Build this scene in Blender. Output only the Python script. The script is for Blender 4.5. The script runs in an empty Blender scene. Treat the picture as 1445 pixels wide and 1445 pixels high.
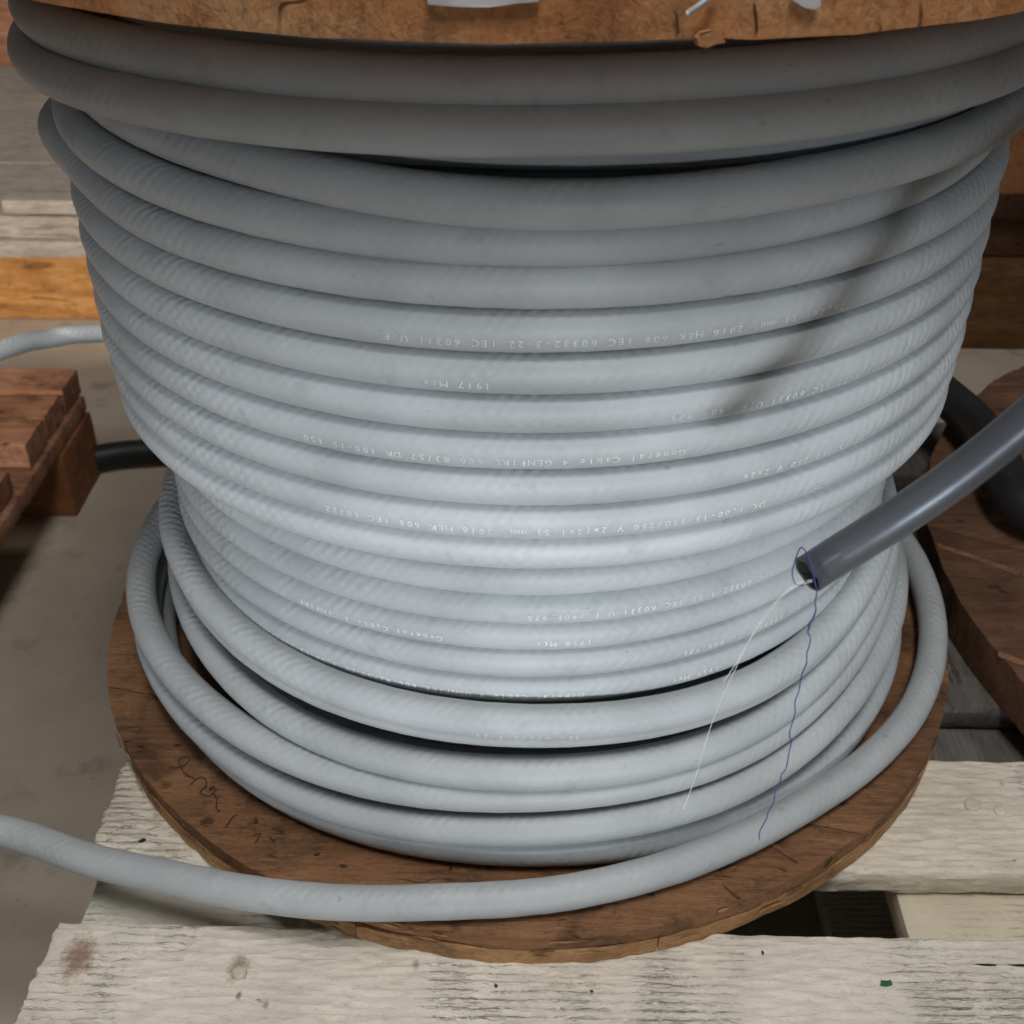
import bpy, bmesh, math, random
from mathutils import Vector, Matrix, noise
rnd = random.Random(7)
R = math.radians
scene = bpy.context.scene
col = scene.collection

# ------------------------------------------------------------------ camera
PITCH, ROLL, YAW = 0.627, 0.003, -0.0159
CAM = Vector((0, -0.4949, 0.3835))
FPX = 1699.9
cp, sp, cy, sy = math.cos(PITCH), math.sin(PITCH), math.cos(YAW), math.sin(YAW)
fw = Vector((sy * cp, cy * cp, -sp)); rt = Vector((cy, -sy, 0)); up = rt.cross(fw)
rt, up = math.cos(ROLL) * rt + math.sin(ROLL) * up, -math.sin(ROLL) * rt + math.cos(ROLL) * up
cd = bpy.data.cameras.new('camera')
cam = bpy.data.objects.new('camera', cd); col.objects.link(cam)
cam.matrix_world = Matrix(((rt.x, up.x, -fw.x, CAM.x), (rt.y, up.y, -fw.y, CAM.y), (rt.z, up.z, -fw.z, CAM.z), (0, 0, 0, 1)))
cd.sensor_width = 36; cd.lens = FPX / 1445 * 36
cd.shift_y = 64.1 / 1445
cd.clip_start = 0.01; cd.clip_end = 100
cd.dof.use_dof = True; cd.dof.focus_distance = 0.40; cd.dof.aperture_fstop = 25
scene.camera = cam

# ------------------------------------------------------------------ light
w = bpy.data.worlds.new('World'); scene.world = w; w.use_nodes = True
w.node_tree.nodes['Background'].inputs[0].default_value = (1.0, 0.97, 0.93, 1)
w.node_tree.nodes['Background'].inputs[1].default_value = 0.052
def area(name, loc, target, sx, sy_, power, color):
    l = bpy.data.lights.new(name, 'AREA'); l.shape = 'RECTANGLE'; l.size = sx; l.size_y = sy_
    l.energy = power; l.color = color
    o = bpy.data.objects.new(name, l); col.objects.link(o); o.location = loc
    o.rotation_euler = (Vector(target) - Vector(loc)).to_track_quat('-Z', 'Y').to_euler()
    return o
def spot(name, loc, target, power, size, blend, color, rad):
    l = bpy.data.lights.new(name, 'SPOT'); l.energy = power; l.spot_size = size; l.spot_blend = blend; l.color = color; l.shadow_soft_size = rad
    o = bpy.data.objects.new(name, l); col.objects.link(o); o.location = loc
    o.rotation_euler = (Vector(target) - Vector(loc)).to_track_quat('-Z', 'Y').to_euler()
    return o
def beam(name, loc, target, power, deg, wide, color, rad=0.07):
    o = spot(name, loc, target, power, R(deg), 1.0, color, rad); o.scale = (wide, 1, 1); return o
COOL = (0.90, 0.96, 1.0)
LAMP = (0.22, -1.75, 0.30)
beam('front_spot', LAMP, (0, -0.17, 0.127), 66, 8.0, 4, COOL, 0.115)  # unseen front source; stacked cones added and shaped to fade the top turns
beam('front_spot', LAMP, (0, -0.17, 0.10), 10, 12.5, 4, COOL, 0.11)
beam('front_spot', LAMP, (0, -0.17, 0.150), 38, 6.3, 5, COOL, 0.11)
beam('side_fill', (-1.1, -1.45, 0.35), (-0.06, -0.1, 0.115), 16, 8.2, 4, COOL, 0.11)  # unseen fill spots, added to lift both sides of the coil
beam('side_fill', (1.1, -1.45, 0.35), (0.06, -0.1, 0.115), 10, 8.2, 4, COOL, 0.14)
area('roof_light', (0.1, -0.78, 1.6), (0, -0.15, 0.1), 0.28, 0.28, 5.5, (1.0, 0.97, 0.93))
area('roof_light', (0.1, -0.45, 1.7), (0, -0.15, 0.1), 0.6, 0.6, 11, (1.0, 0.97, 0.93))
spot('back_left_fill', (-1.8, -1.0, 0.55), (-0.65, 0.70, -0.1), 175, R(37), 0.5, (1.0, 0.86, 0.68), 0.10)  # unseen spot added to brighten the left background, cone kept off the reel
scene.view_settings.view_transform = 'Standard'; scene.view_settings.look = 'None'
scene.view_settings.exposure = 0; scene.view_settings.gamma = 1
scene.cycles.use_denoising = True
scene.cycles.max_bounces = 5; scene.cycles.diffuse_bounces = 3; scene.cycles.glossy_bounces = 2; scene.cycles.adaptive_threshold = 0.02

# ------------------------------------------------------------------ pixel helpers (survey of the place: camera rays met with known planes)
def ray(x, y):
    return fw + rt * ((x - 722.5) / FPX) - up * ((y - 722.5 - 64.1) / FPX)
def atz(x, y, z):
    d = ray(x, y); return CAM + d * ((z - CAM.z) / d.z)
def atd(x, y, dep):
    return CAM + ray(x, y) * dep

ZD = -0.0168          # top of the painted pallet's boards, underside of the reel
# ------------------------------------------------------------------ object helpers
def link(o, parent=None):
    col.objects.link(o)
    if parent is not None: o.parent = parent
    return o
def tag(o, label=None, cat=None, group=None, kind=None):
    if label: o['label'] = label
    if cat: o['category'] = cat
    if group: o['group'] = group
    if kind: o['kind'] = kind
    return o
def empty(name, loc=(0, 0, 0)):
    o = bpy.data.objects.new(name, None); o.empty_display_size = 0.02; o.location = loc
    return link(o)
def mesh(name, verts, faces, mat, parent=None, smooth=True, uvs=None, loc=None):
    me = bpy.data.meshes.new(name); me.from_pydata([tuple(v) for v in verts], [], faces); me.update()
    if smooth: me.polygons.foreach_set('use_smooth', [True] * len(me.polygons))
    if uvs is not None:
        ul = me.uv_layers.new(name='UVMap'); k = 0
        for p in me.polygons:
            for li in p.loop_indices:
                ul.data[li].uv = uvs[k]; k += 1
    me.materials.append(mat)
    o = bpy.data.objects.new(name, me); link(o, parent)
    if loc is not None: o.location = loc
    if parent is not None: o.matrix_parent_inverse = parent.matrix_basis.inverted()
    return o

# ------------------------------------------------------------------ materials
def newmat(name):
    m = bpy.data.materials.new(name); m.use_nodes = True
    nt = m.node_tree; b = nt.nodes['Principled BSDF']
    return m, nt, b
def N(nt, typ, **kw):
    n = nt.nodes.new(typ)
    for k, v in kw.items():
        if k in n.inputs: n.inputs[k].default_value = v
        else: setattr(n, k, v)
    return n
def ramp(nt, fac, stops):
    r = nt.nodes.new('ShaderNodeValToRGB')
    e = r.color_ramp.elements
    while len(e) > 1: e.remove(e[-1])
    e[0].position = stops[0][0]; e[0].color = (*stops[0][1], 1)
    for p, c in stops[1:]:
        q = e.new(p); q.color = (*c, 1)
    nt.links.new(fac, r.inputs[0]); return r
def mix(nt, fac, a, b, mode='MIX'):
    m = nt.nodes.new('ShaderNodeMix'); m.data_type = 'RGBA'; m.blend_type = mode
    for i, v in ((0, fac), (6, a), (7, b)):
        if hasattr(v, 'links') or hasattr(v, 'is_linked'): nt.links.new(v, m.inputs[i])
        elif isinstance(v, (int, float)): m.inputs[i].default_value = v
        else: m.inputs[i].default_value = (*v, 1)
    return m.outputs[2]
def coords(nt, scale=(1, 1, 1), rot=(0, 0, 0), rand=True):
    tc = N(nt, 'ShaderNodeTexCoord'); mp = N(nt, 'ShaderNodeMapping')
    mp.inputs['Scale'].default_value = scale; mp.inputs['Rotation'].default_value = rot
    if rand:
        oi = N(nt, 'ShaderNodeObjectInfo'); mu = N(nt, 'ShaderNodeVectorMath', operation='SCALE')
        mu.inputs[0].default_value = (7.3, 3.1, 5.7); nt.links.new(oi.outputs['Random'], mu.inputs['Scale'])
        ad = N(nt, 'ShaderNodeVectorMath', operation='ADD')
        nt.links.new(tc.outputs['Object'], ad.inputs[0]); nt.links.new(mu.outputs[0], ad.inputs[1])
        nt.links.new(ad.outputs[0], mp.inputs['Vector'])
    else:
        nt.links.new(tc.outputs['Object'], mp.inputs['Vector'])
    return mp.outputs[0]
def tex(nt, vec, scale, detail=4, rough=0.55, dist=0.0):
    n = N(nt, 'ShaderNodeTexNoise'); n.inputs['Scale'].default_value = scale
    n.inputs['Detail'].default_value = detail; n.inputs['Roughness'].default_value = rough
    n.inputs['Distortion'].default_value = dist
    nt.links.new(vec, n.inputs['Vector']); return n.outputs['Fac']
def bump(nt, b, h, strength, dist, prev=None):
    n = N(nt, 'ShaderNodeBump'); n.inputs['Strength'].default_value = strength; n.inputs['Distance'].default_value = dist
    nt.links.new(h, n.inputs['Height'])
    if prev is not None: nt.links.new(prev, n.inputs['Normal'])
    nt.links.new(n.outputs[0], b.inputs['Normal']); return n.outputs[0]

def mat_sheath(name, base, dark, rough, braid=True):
    m, nt, b = newmat(name)
    v = coords(nt, rand=False)
    big = tex(nt, v, 22, 5); fine = tex(nt, v, 420, 3, 0.6); mid = tex(nt, v, 95, 3)
    c = ramp(nt, big, [(0.30, dark), (0.62, base)]).outputs[0]
    c = mix(nt, ramp(nt, mid, [(0.60, (0, 0, 0)), (0.78, (0.5, 0.5, 0.5))]).outputs[0], c, tuple(x * 0.84 for x in dark))
    # small scuffs and grime specks
    sp_ = ramp(nt, tex(nt, coords(nt, (1, 1, 2.2), rand=False), 150, 2), [(0.725, (0, 0, 0)), (0.78, (1, 1, 1))]).outputs[0]
    c = mix(nt, mix(nt, 1.0, sp_, (0.35, 0.35, 0.35), 'MULTIPLY'), c, (0.17, 0.16, 0.14))
    nt.links.new(c, b.inputs['Base Color'])
    b.inputs['Roughness'].default_value = rough
    b.inputs['Specular IOR Level'].default_value = 0.35
    p = bump(nt, b, fine, 0.10, 0.0004)
    if braid:
        # the lay of the cores shows through the sheath: slanting, uneven swellings along the cable
        uv = N(nt, 'ShaderNodeUVMap'); mp = N(nt, 'ShaderNodeMapping')
        nt.links.new(uv.outputs[0], mp.inputs['Vector'])
        mp.inputs['Rotation'].default_value = (0, 0, R(36))
        wv = N(nt, 'ShaderNodeTexWave', wave_type='BANDS', bands_direction='X')
        wv.inputs['Scale'].default_value = 0.92; wv.inputs['Distortion'].default_value = 2.2
        wv.inputs['Detail'].default_value = 1.5; wv.inputs['Detail Scale'].default_value = 1.2
        nt.links.new(mp.outputs[0], wv.inputs['Vector'])
        amp = ramp(nt, tex(nt, uv.outputs[0], 0.6, 4, 0.6), [(0.36, (0.15, 0.15, 0.15)), (0.64, (1, 1, 1))]).outputs[0]
        mp2 = N(nt, 'ShaderNodeMapping'); nt.links.new(uv.outputs[0], mp2.inputs['Vector']); mp2.inputs['Rotation'].default_value = (0, 0, R(-40))
        wv2 = N(nt, 'ShaderNodeTexWave', wave_type='BANDS', bands_direction='X')
        wv2.inputs['Scale'].default_value = 0.85; wv2.inputs['Distortion'].default_value = 2.4; wv2.inputs['Detail'].default_value = 2; wv2.inputs['Detail Scale'].default_value = 1.5
        nt.links.new(mp2.outputs[0], wv2.inputs['Vector'])
        both = mix(nt, 0.36, wv.outputs['Fac'], wv2.outputs['Fac'])
        h = mix(nt, amp, (0.5, 0.5, 0.5), both)
        p = bump(nt, b, h, 0.36, 0.0006, p)
        n1 = tex(nt, uv.outputs[0], 2.0, 3, 0.5)
        p = bump(nt, b, n1, 0.28, 0.0008, p)
    return m
def mat_wood(name, dark, mid_, light, grain=(14, 260, 260), rough=0.75, rot=(0, 0, 0), knots=0.5, dirt=(0.05, 0.035, 0.025), dirt_amt=0.6, bumpd=0.0006, blotch=0.45):
    m, nt, b = newmat(name)
    v = coords(nt, grain, rot)
    g1 = tex(nt, v, 1.0, 8, 0.68, 0.6)
    v2 = coords(nt, (1, 1, 1), rot)
    blot = tex(nt, v2, 18, 5, 0.6)
    g = mix(nt, blotch, g1, blot)
    c = ramp(nt, g, [(0.32, dark), (0.50, mid_), (0.68, light)]).outputs[0]
    d = ramp(nt, tex(nt, v2, 42, 6, 0.7, 0.4), [(0.52, (0, 0, 0)), (0.72, (1, 1, 1))]).outputs[0]
    c = mix(nt, mix(nt, 1.0, d, (dirt_amt,) * 3, 'MULTIPLY'), c, dirt)
    # small bruises and nail holes
    vo = N(nt, 'ShaderNodeTexVoronoi'); vo.inputs['Scale'].default_value = 38; nt.links.new(v2, vo.inputs['Vector'])
    k = ramp(nt, vo.outputs['Distance'], [(0.07, (1, 1, 1)), (0.13, (0, 0, 0))]).outputs[0]
    c = mix(nt, mix(nt, 1.0, k, (knots,) * 3, 'MULTIPLY'), c, tuple(x * 0.5 for x in dark))
    # long cracks along the grain
    cr = ramp(nt, tex(nt, coords(nt, (grain[0] * 0.6, grain[1] * 0.35, grain[2] * 0.35), rot), 1.0, 2, 0.5, 0.3), [(0.485, (0, 0, 0)), (0.5, (1, 1, 1)), (0.515, (0, 0, 0))]).outputs[0]
    gate = ramp(nt, tex(nt, v2, 25, 2), [(0.56, (0, 0, 0)), (0.62, (1, 1, 1))]).outputs[0]
    cr = mix(nt, 1.0, cr, gate, 'MULTIPLY')
    c = mix(nt, mix(nt, 1.0, cr, (0.7, 0.7, 0.7), 'MULTIPLY'), c, tuple(x * 0.35 for x in dark))
    spk = tex(nt, coords(nt, (grain[0] * 7, min(grain[1] * 3.2, 900), min(grain[2] * 3.2, 900)), rot), 1.0, 6, 0.8)
    c = mix(nt, 0.85, c, ramp(nt, spk, [(0.30, (0.42, 0.42, 0.42)), (0.52, (1, 1, 1)), (0.72, (1.0, 1.0, 1.0))]).outputs[0], 'MULTIPLY')
    sc_ = ramp(nt, tex(nt, coords(nt, (grain[0] * 3, grain[1] * 1.4, grain[2] * 1.4), (rot[0], rot[1], rot[2] + 0.35)), 1.0, 5, 0.7), [(0.60, (0, 0, 0)), (0.74, (0.5, 0.5, 0.5))]).outputs[0]
    c = mix(nt, sc_, c, tuple(min(1, x * 1.25 + 0.05) for x in light))
    nt.links.new(c, b.inputs['Base Color']); b.inputs['Roughness'].default_value = rough
    b.inputs['Specular IOR Level'].default_value = 0.25
    bump0 = bump(nt, b, spk, 0.8, bumpd * 0.9)
    p = bump(nt, b, g1, 0.6, bumpd, bump0)
    p = bump(nt, b, d, 0.4, bumpd, p)
    inv = N(nt, 'ShaderNodeInvert'); nt.links.new(mix(nt, 1.0, cr, k, 'ADD'), inv.inputs[1])
    bump(nt, b, inv.outputs[0], 0.7, 0.0012, p)
    return m
def mat_paint(name, base, under, stains=(), grime_amt=0.32, ridges=1.0):
    # thick flaking paint over ridged softwood, grain along X
    m, nt, b = newmat(name)
    vv = coords(nt, (1, 1, 1))
    def wave(sx, sy_, dist, det, dsc, prof):
        wv = N(nt, 'ShaderNodeTexWave', wave_type='BANDS', bands_direction='Y', wave_profile=prof)
        nt.links.new(coords(nt, (sx, sy_, sy_)), wv.inputs['Vector'])
        wv.inputs['Scale'].default_value = 1.0; wv.inputs['Distortion'].default_value = dist
        wv.inputs['Detail'].default_value = det; wv.inputs['Detail Scale'].default_value = dsc
        return wv.outputs['Fac']
    saw = wave(22, 84, 3.2, 3, 1.3, 'SAW')
    # where the ridges stand open: patches cut across the grain, broken along it
    patch = tex(nt, coords(nt, (20, 9, 9)), 1.0, 3, 0.5)
    pm = ramp(nt, patch, [(0.49, (0, 0, 0)), (0.61, (1, 1, 1))]).outputs[0]
    brk = ramp(nt, tex(nt, coords(nt, (85, 300, 60)), 1.0, 3, 0.6), [(0.42, (0, 0, 0)), (0.54, (1, 1, 1))]).outputs[0]
    gate = mix(nt, 1.0, pm, brk, 'MULTIPLY')
    flake = mix(nt, gate, (0.5, 0.5, 0.5), saw)
    line = ramp(nt, saw, [(0.0, (1, 1, 1)), (0.12, (1, 1, 1)), (0.18, (0, 0, 0))]).outputs[0]
    line = mix(nt, 1.0, line, gate, 'MULTIPLY')
    c = ramp(nt, tex(nt, vv, 30, 5), [(0.35, tuple(x * 0.86 for x in base)), (0.65, base)]).outputs[0]
    fine = tex(nt, coords(nt, (150, 330, 200)), 1.0, 5, 0.68)
    c = mix(nt, ramp(nt, fine, [(0.30, (0.55, 0.55, 0.55)), (0.45, (0, 0, 0))]).outputs[0], c, tuple(x * 0.62 for x in base))
    chips = ramp(nt, tex(nt, coords(nt, (70, 210, 60)), 1.0, 4, 0.65), [(0.71, (0, 0, 0)), (0.735, (1, 1, 1))]).outputs[0]
    c = mix(nt, mix(nt, 1.0, mix(nt, 1.0, line, chips, 'ADD'), (0.78, 0.78, 0.78), 'MULTIPLY'), c, under)
    grime = ramp(nt, tex(nt, vv, 11, 6, 0.65), [(0.45, (0, 0, 0)), (0.80, (grime_amt,) * 3)]).outputs[0]
    c = mix(nt, grime, c, (0.28, 0.23, 0.17))
    tc = N(nt, 'ShaderNodeTexCoord')
    for (sx, sy_, rad, colr) in stains:
        mp = N(nt, 'ShaderNodeMapping'); mp.inputs['Location'].default_value = (-sx / rad, -sy_ / (rad * 1.6), 0)
        mp.inputs['Scale'].default_value = (1 / rad, 1 / (rad * 1.6), 0)
        nt.links.new(tc.outputs['Object'], mp.inputs['Vector'])
        ln = N(nt, 'ShaderNodeVectorMath', operation='LENGTH'); nt.links.new(mp.outputs[0], ln.inputs[0])
        ad = N(nt, 'ShaderNodeMath', operation='MULTIPLY_ADD'); nt.links.new(tex(nt, vv, 330, 5, 0.75), ad.inputs[0]); ad.inputs[1].default_value = 1.7
        nt.links.new(ln.outputs['Value'], ad.inputs[2])
        f = ramp(nt, ad.outputs[0], [(0.0, (0.8, 0.8, 0.8)), (0.65, (0.75, 0.75, 0.75)), (1.0, (0, 0, 0))])
        mul = N(nt, 'ShaderNodeMath', operation='MULTIPLY'); mul.inputs[1].default_value = 0.55
        nt.links.new(ad.outputs[0], mul.inputs[0]); nt.links.new(mul.outputs[0], f.inputs[0])
        c = mix(nt, f.outputs[0], c, colr)
    nt.links.new(c, b.inputs['Base Color']); b.inputs['Roughness'].default_value = 0.55
    p = bump(nt, b, fine, 0.9 * ridges, 0.0014)
    p = bump(nt, b, flake, 1.0 * ridges, 0.0042, p)
    inv = N(nt, 'ShaderNodeInvert'); nt.links.new(chips, inv.inputs[1])
    bump(nt, b, inv.outputs[0], 0.6, 0.0008, p)
    return m
def mat_plain(name, colr, rough=0.6, bumps=0.0, metallic=0.0, bscale=300):
    m, nt, b = newmat(name)
    v = coords(nt, rand=False)
    c = ramp(nt, tex(nt, v, 60, 4), [(0.3, tuple(x * 0.75 for x in colr)), (0.7, colr)]).outputs[0]
    nt.links.new(c, b.inputs['Base Color']); b.inputs['Roughness'].default_value = rough; b.inputs['Metallic'].default_value = metallic
    if bumps: bump(nt, b, tex(nt, v, bscale, 4), bumps, 0.0006)
    return m
def mat_floor():
    m, nt, b = newmat('concrete')
    v = coords(nt, rand=False)
    a = tex(nt, v, 5, 8, 0.65); s = tex(nt, v, 140, 4, 0.7); d = tex(nt, v, 26, 5, 0.6)
    c = ramp(nt, a, [(0.3, (0.32, 0.265, 0.21)), (0.55, (0.42, 0.36, 0.29)), (0.75, (0.49, 0.425, 0.35))]).outputs[0]
    c = mix(nt, ramp(nt, d, [(0.58, (0, 0, 0)), (0.72, (0.5, 0.5, 0.5))]).outputs[0], c, (0.10, 0.085, 0.07))
    c = mix(nt, ramp(nt, s, [(0.63, (0, 0, 0)), (0.72, (0.5, 0.5, 0.5))]).outputs[0], c, (0.08, 0.07, 0.06))
    nt.links.new(c, b.inputs['Base Color']); b.inputs['Roughness'].default_value = 0.7
    bump(nt, b, s, 0.2, 0.001)
    return m
M = {}
M['sheath'] = mat_sheath('grey_sheath', (0.49, 0.52, 0.54), (0.40, 0.422, 0.44), 0.50)
M['conduit'] = mat_sheath('slate_sheath', (0.165, 0.178, 0.205), (0.12, 0.13, 0.155), 0.33, braid=False)
M['conduit'].node_tree.nodes['Principled BSDF'].inputs['Metallic'].default_value = 0.55
M['black'] = mat_sheath('black_sheath', (0.018, 0.018, 0.019), (0.012, 0.012, 0.013), 0.5, braid=False)
M['flange'] = mat_wood('flange_wood', (0.075, 0.037, 0.020), (0.29, 0.145, 0.072), (0.45, 0.24, 0.12), (34, 420, 300), dirt_amt=0.9, bumpd=0.0010, blotch=0.60, knots=0.7)
M['flange2'] = mat_wood('flange_wood_pale', (0.24, 0.115, 0.05), (0.52, 0.29, 0.135), (0.66, 0.41, 0.21), (50, 50, 300), bumpd=0.0010)
M['topwood'] = mat_wood('top_flange_wood', (0.32, 0.118, 0.045), (0.70, 0.325, 0.14), (0.84, 0.50, 0.27), (45, 90, 60), knots=0.5, dirt_amt=0.5, blotch=0.5, bumpd=0.0012)
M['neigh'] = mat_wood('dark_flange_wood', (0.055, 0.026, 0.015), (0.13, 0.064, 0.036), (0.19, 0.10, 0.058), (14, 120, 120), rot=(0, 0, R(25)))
M['brown'] = mat_wood('brown_pallet_wood', (0.12, 0.050, 0.027), (0.30, 0.14, 0.08), (0.44, 0.255, 0.17), (10, 120, 90), dirt_amt=0.75)
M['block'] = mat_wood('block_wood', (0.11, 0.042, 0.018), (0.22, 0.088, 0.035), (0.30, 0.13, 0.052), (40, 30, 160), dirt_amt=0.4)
M['greywood'] = mat_wood('weathered_wood', (0.27, 0.235, 0.21), (0.38, 0.335, 0.30), (0.45, 0.40, 0.36), (8, 130, 90), dirt_amt=0.25, knots=0.25)
M['orange'] = mat_wood('orange_timber', (0.26, 0.11, 0.03), (0.46, 0.225, 0.075), (0.60, 0.33, 0.13), (7, 60, 70), dirt_amt=0.5, knots=0.6)
M['paint'] = mat_paint('flaking_cream_paint', (0.87, 0.81, 0.70), (0.34, 0.22, 0.15),
    stains=[(*atz(110, 1352, ZD).xy, 0.0082, (0.22, 0.10, 0.035)), (*atz(336, 1366, ZD).xy, 0.0050, (0.26, 0.15, 0.08)), (*atz(337, 1404, ZD).xy, 0.0015, (0.26, 0.13, 0.06)), (*atz(375, 1418, ZD).xy, 0.0014, (0.30, 0.25, 0.17)), (*atz(587, 1362, ZD).xy, 0.0018, (0.28, 0.20, 0.13))])
M['paint2'] = mat_paint('flaking_pale_paint', (0.88, 0.81, 0.68), (0.34, 0.26, 0.19))
M['greenpaint'] = mat_paint('grey_green_paint', (0.78, 0.76, 0.67), (0.17, 0.15, 0.12))
M['shadeboard'] = mat_wood('shade_grey_board', (0.07, 0.062, 0.057), (0.13, 0.118, 0.11), (0.20, 0.185, 0.175), (90, 10, 90), dirt_amt=0.4, knots=0.2)  # grey tone carries the shade between the reels in its colour
M['creamstr'] = mat_paint('cream_stringer', (0.72, 0.65, 0.50), (0.30, 0.24, 0.16), ridges=0.5)
M['white'] = mat_plain('white_print', (0.90, 0.92, 0.93), 0.5)
M['paper'] = mat_plain('torn_paper', (0.80, 0.80, 0.86), 0.8, 0.4)
M['plastic'] = mat_plain('clear_strip', (0.62, 0.66, 0.70), 0.3)
M['nail'] = mat_plain('painted_nail', (0.78, 0.71, 0.58), 0.5, 0.5)
M['rust'] = mat_plain('rusty_nail', (0.10, 0.055, 0.03), 0.6, 0.5, 0.4)
M['blue'] = mat_plain('blue_thread', (0.045, 0.055, 0.22), 0.7)
M['fibre'] = mat_plain('white_fibre', (0.82, 0.82, 0.80), 0.4)
M['ink'] = mat_plain('pen_ink', (0.060, 0.035, 0.025), 0.8)
M['hole'] = mat_plain('dark_hollow', (0.02, 0.018, 0.018), 0.9)
M['green'] = mat_plain('green_flake', (0.02, 0.14, 0.05), 0.5)
M['splinter'] = mat_wood('raw_splinter', (0.35, 0.16, 0.06), (0.52, 0.25, 0.11), (0.60, 0.32, 0.15), (60, 200, 200), knots=0, dirt_amt=0.1)
M['barrel'] = mat_wood('barrel_wood', (0.10, 0.06, 0.035), (0.18, 0.11, 0.065), (0.25, 0.16, 0.10), (120, 120, 10))
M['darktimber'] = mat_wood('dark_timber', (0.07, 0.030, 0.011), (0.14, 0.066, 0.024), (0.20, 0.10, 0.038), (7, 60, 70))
M['concrete'] = mat_floor()

# ------------------------------------------------------------------ shapes
def lattice_box(x0, x1, y0, y1, z0, z1, nx, ny, nz, amp=0.0008, rad=0.003, seed=0.0, fine=0.0, ends=0.0, xform=None):
    """closed box with rounded, worn edges; grid on every side"""
    vid = {}; verts = []; faces = []
    def key(i, j, k):
        t = (i, j, k)
        if t not in vid:
            fx, fy, fz = i / nx, j / ny, k / nz
            p = Vector((x0 + (x1 - x0) * fx, y0 + (y1 - y0) * fy, z0 + (z1 - z0) * fz))
            q = Vector((min(max(p.x, x0 + rad), x1 - rad), min(max(p.y, y0 + rad), y1 - rad), min(max(p.z, z0 + rad), z1 - rad)))
            d = p - q
            if d.length > 1e-9: 
                n = d.normalized(); p = q + n * rad
            else: n = Vector((0, 0, 1))
            nz_ = noise.noise(Vector((p.x * 14 + seed, p.y * 60, p.z * 60 + seed)))
            p += n * amp * nz_
            if fine:
                p += n * fine * noise.fractal(Vector((p.x * 70 + seed, p.y * 420, p.z * 420)), 1.0, 2.0, 3)
            if ends and (i == 0 or i == nx):
                p.x += ends * noise.noise(Vector((seed + i, p.y * 160, p.z * 120)))
            if xform: p = xform(p)
            vid[t] = len(verts); verts.append(p)
        return vid[t]
    for i in range(nx):
        for j in range(ny):
            faces.append((key(i, j, nz), key(i + 1, j, nz), key(i + 1, j + 1, nz), key(i, j + 1, nz)))
            faces.append((key(i, j, 0), key(i, j + 1, 0), key(i + 1, j + 1, 0), key(i + 1, j, 0)))
    for i in range(nx):
        for k in range(nz):
            faces.append((key(i, 0, k), key(i + 1, 0, k), key(i + 1, 0, k + 1), key(i, 0, k + 1)))
            faces.append((key(i, ny, k), key(i, ny, k + 1), key(i + 1, ny, k + 1), key(i + 1, ny, k)))
    for j in range(ny):
        for k in range(nz):
            faces.append((key(0, j, k), key(0, j, k + 1), key(0, j + 1, k + 1), key(0, j + 1, k)))
            faces.append((key(nx, j, k), key(nx, j + 1, k), key(nx, j + 1, k + 1), key(nx, j, k + 1)))
    return verts, faces
def board(name, b, n, mat, parent=None, **kw):
    v, f = lattice_box(*b, *n, **kw)
    o = mesh(name, v, f, mat, parent); o.data.set_sharp_from_angle(angle=R(28)); return o

def sweep(path, rad, nseg=18, closed_ends=True, squash=None, lump=0.0):
    """tube along path -> verts, faces, uvs; u runs along the cable, v round it, seam on the inner side"""
    n = len(path); tang = []
    for i in range(n):
        a = path[max(i - 1, 0)]; b = path[min(i + 1, n - 1)]
        tang.append((b - a).normalized())
    s = [0.0]
    for i in range(1, n): s.append(s[-1] + (path[i] - path[i - 1]).length)
    verts = []; faces = []; uvs = []
    ca0 = [math.cos(-math.pi + 2 * math.pi * k / nseg) for k in range(nseg)]; sa0 = [math.sin(-math.pi + 2 * math.pi * k / nseg) for k in range(nseg)]
    for i in range(n):
        t = tang[i]; n1 = t.cross(Vector((0, 0, 1)))
        if n1.length < 1e-4: n1 = Vector((1, 0, 0))
        n1.normalize(); n2 = n1.cross(t).normalized()
        r = rad(s[i]) if callable(rad) else rad
        for k in range(nseg):
            a = -math.pi + 2 * math.pi * k / nseg
            rr = r
            if lump: q = path[i] * 170 + n1 * (ca0[k] * 1.6) + n2 * (sa0[k] * 1.6); rr = r + lump * noise.noise(q)
            if squash: ca, sa = squash(i, a)
            else: ca, sa = math.cos(a), math.sin(a)
            verts.append(path[i] + n1 * (ca * rr) + n2 * (sa * rr))
    for i in range(n - 1):
        for k in range(nseg):
            k2 = (k + 1) % nseg
            faces.append((i * nseg + k, i * nseg + k2, (i + 1) * nseg + k2, (i + 1) * nseg + k))
            u0, u1 = s[i] / 0.0425, s[i + 1] / 0.0425
            v0, v1 = k / nseg, (k + 1) / nseg
            sc = 4.0
            uvs += [(u0 * sc, v0 * sc), (u0 * sc, v1 * sc), (u1 * sc, v1 * sc), (u1 * sc, v0 * sc)]
    if closed_ends:
        for base, rev in ((0, False), ((n - 1) * nseg, True)):
            ids = [base + k for k in range(nseg)]
            if rev: ids.reverse()
            faces.append(tuple(ids)); uvs += [(0, 0)] * nseg
    return verts, faces, uvs
def catmull(pts, per=8):
    out = []
    P = [pts[0] * 2 - pts[1]] + list(pts) + [pts[-1] * 2 - pts[-2]]
    for i in range(1, len(P) - 2):
        p0, p1, p2, p3 = P[i - 1], P[i], P[i + 1], P[i + 2]
        for k in range(per):
            t = k / per
            out.append(0.5 * ((2 * p1) + (p2 - p0) * t + (2 * p0 - 5 * p1 + 4 * p2 - p3) * t * t + (3 * p1 - p0 - 3 * p2 + p3) * t ** 3))
    out.append(Vector(pts[-1])); return out
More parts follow.
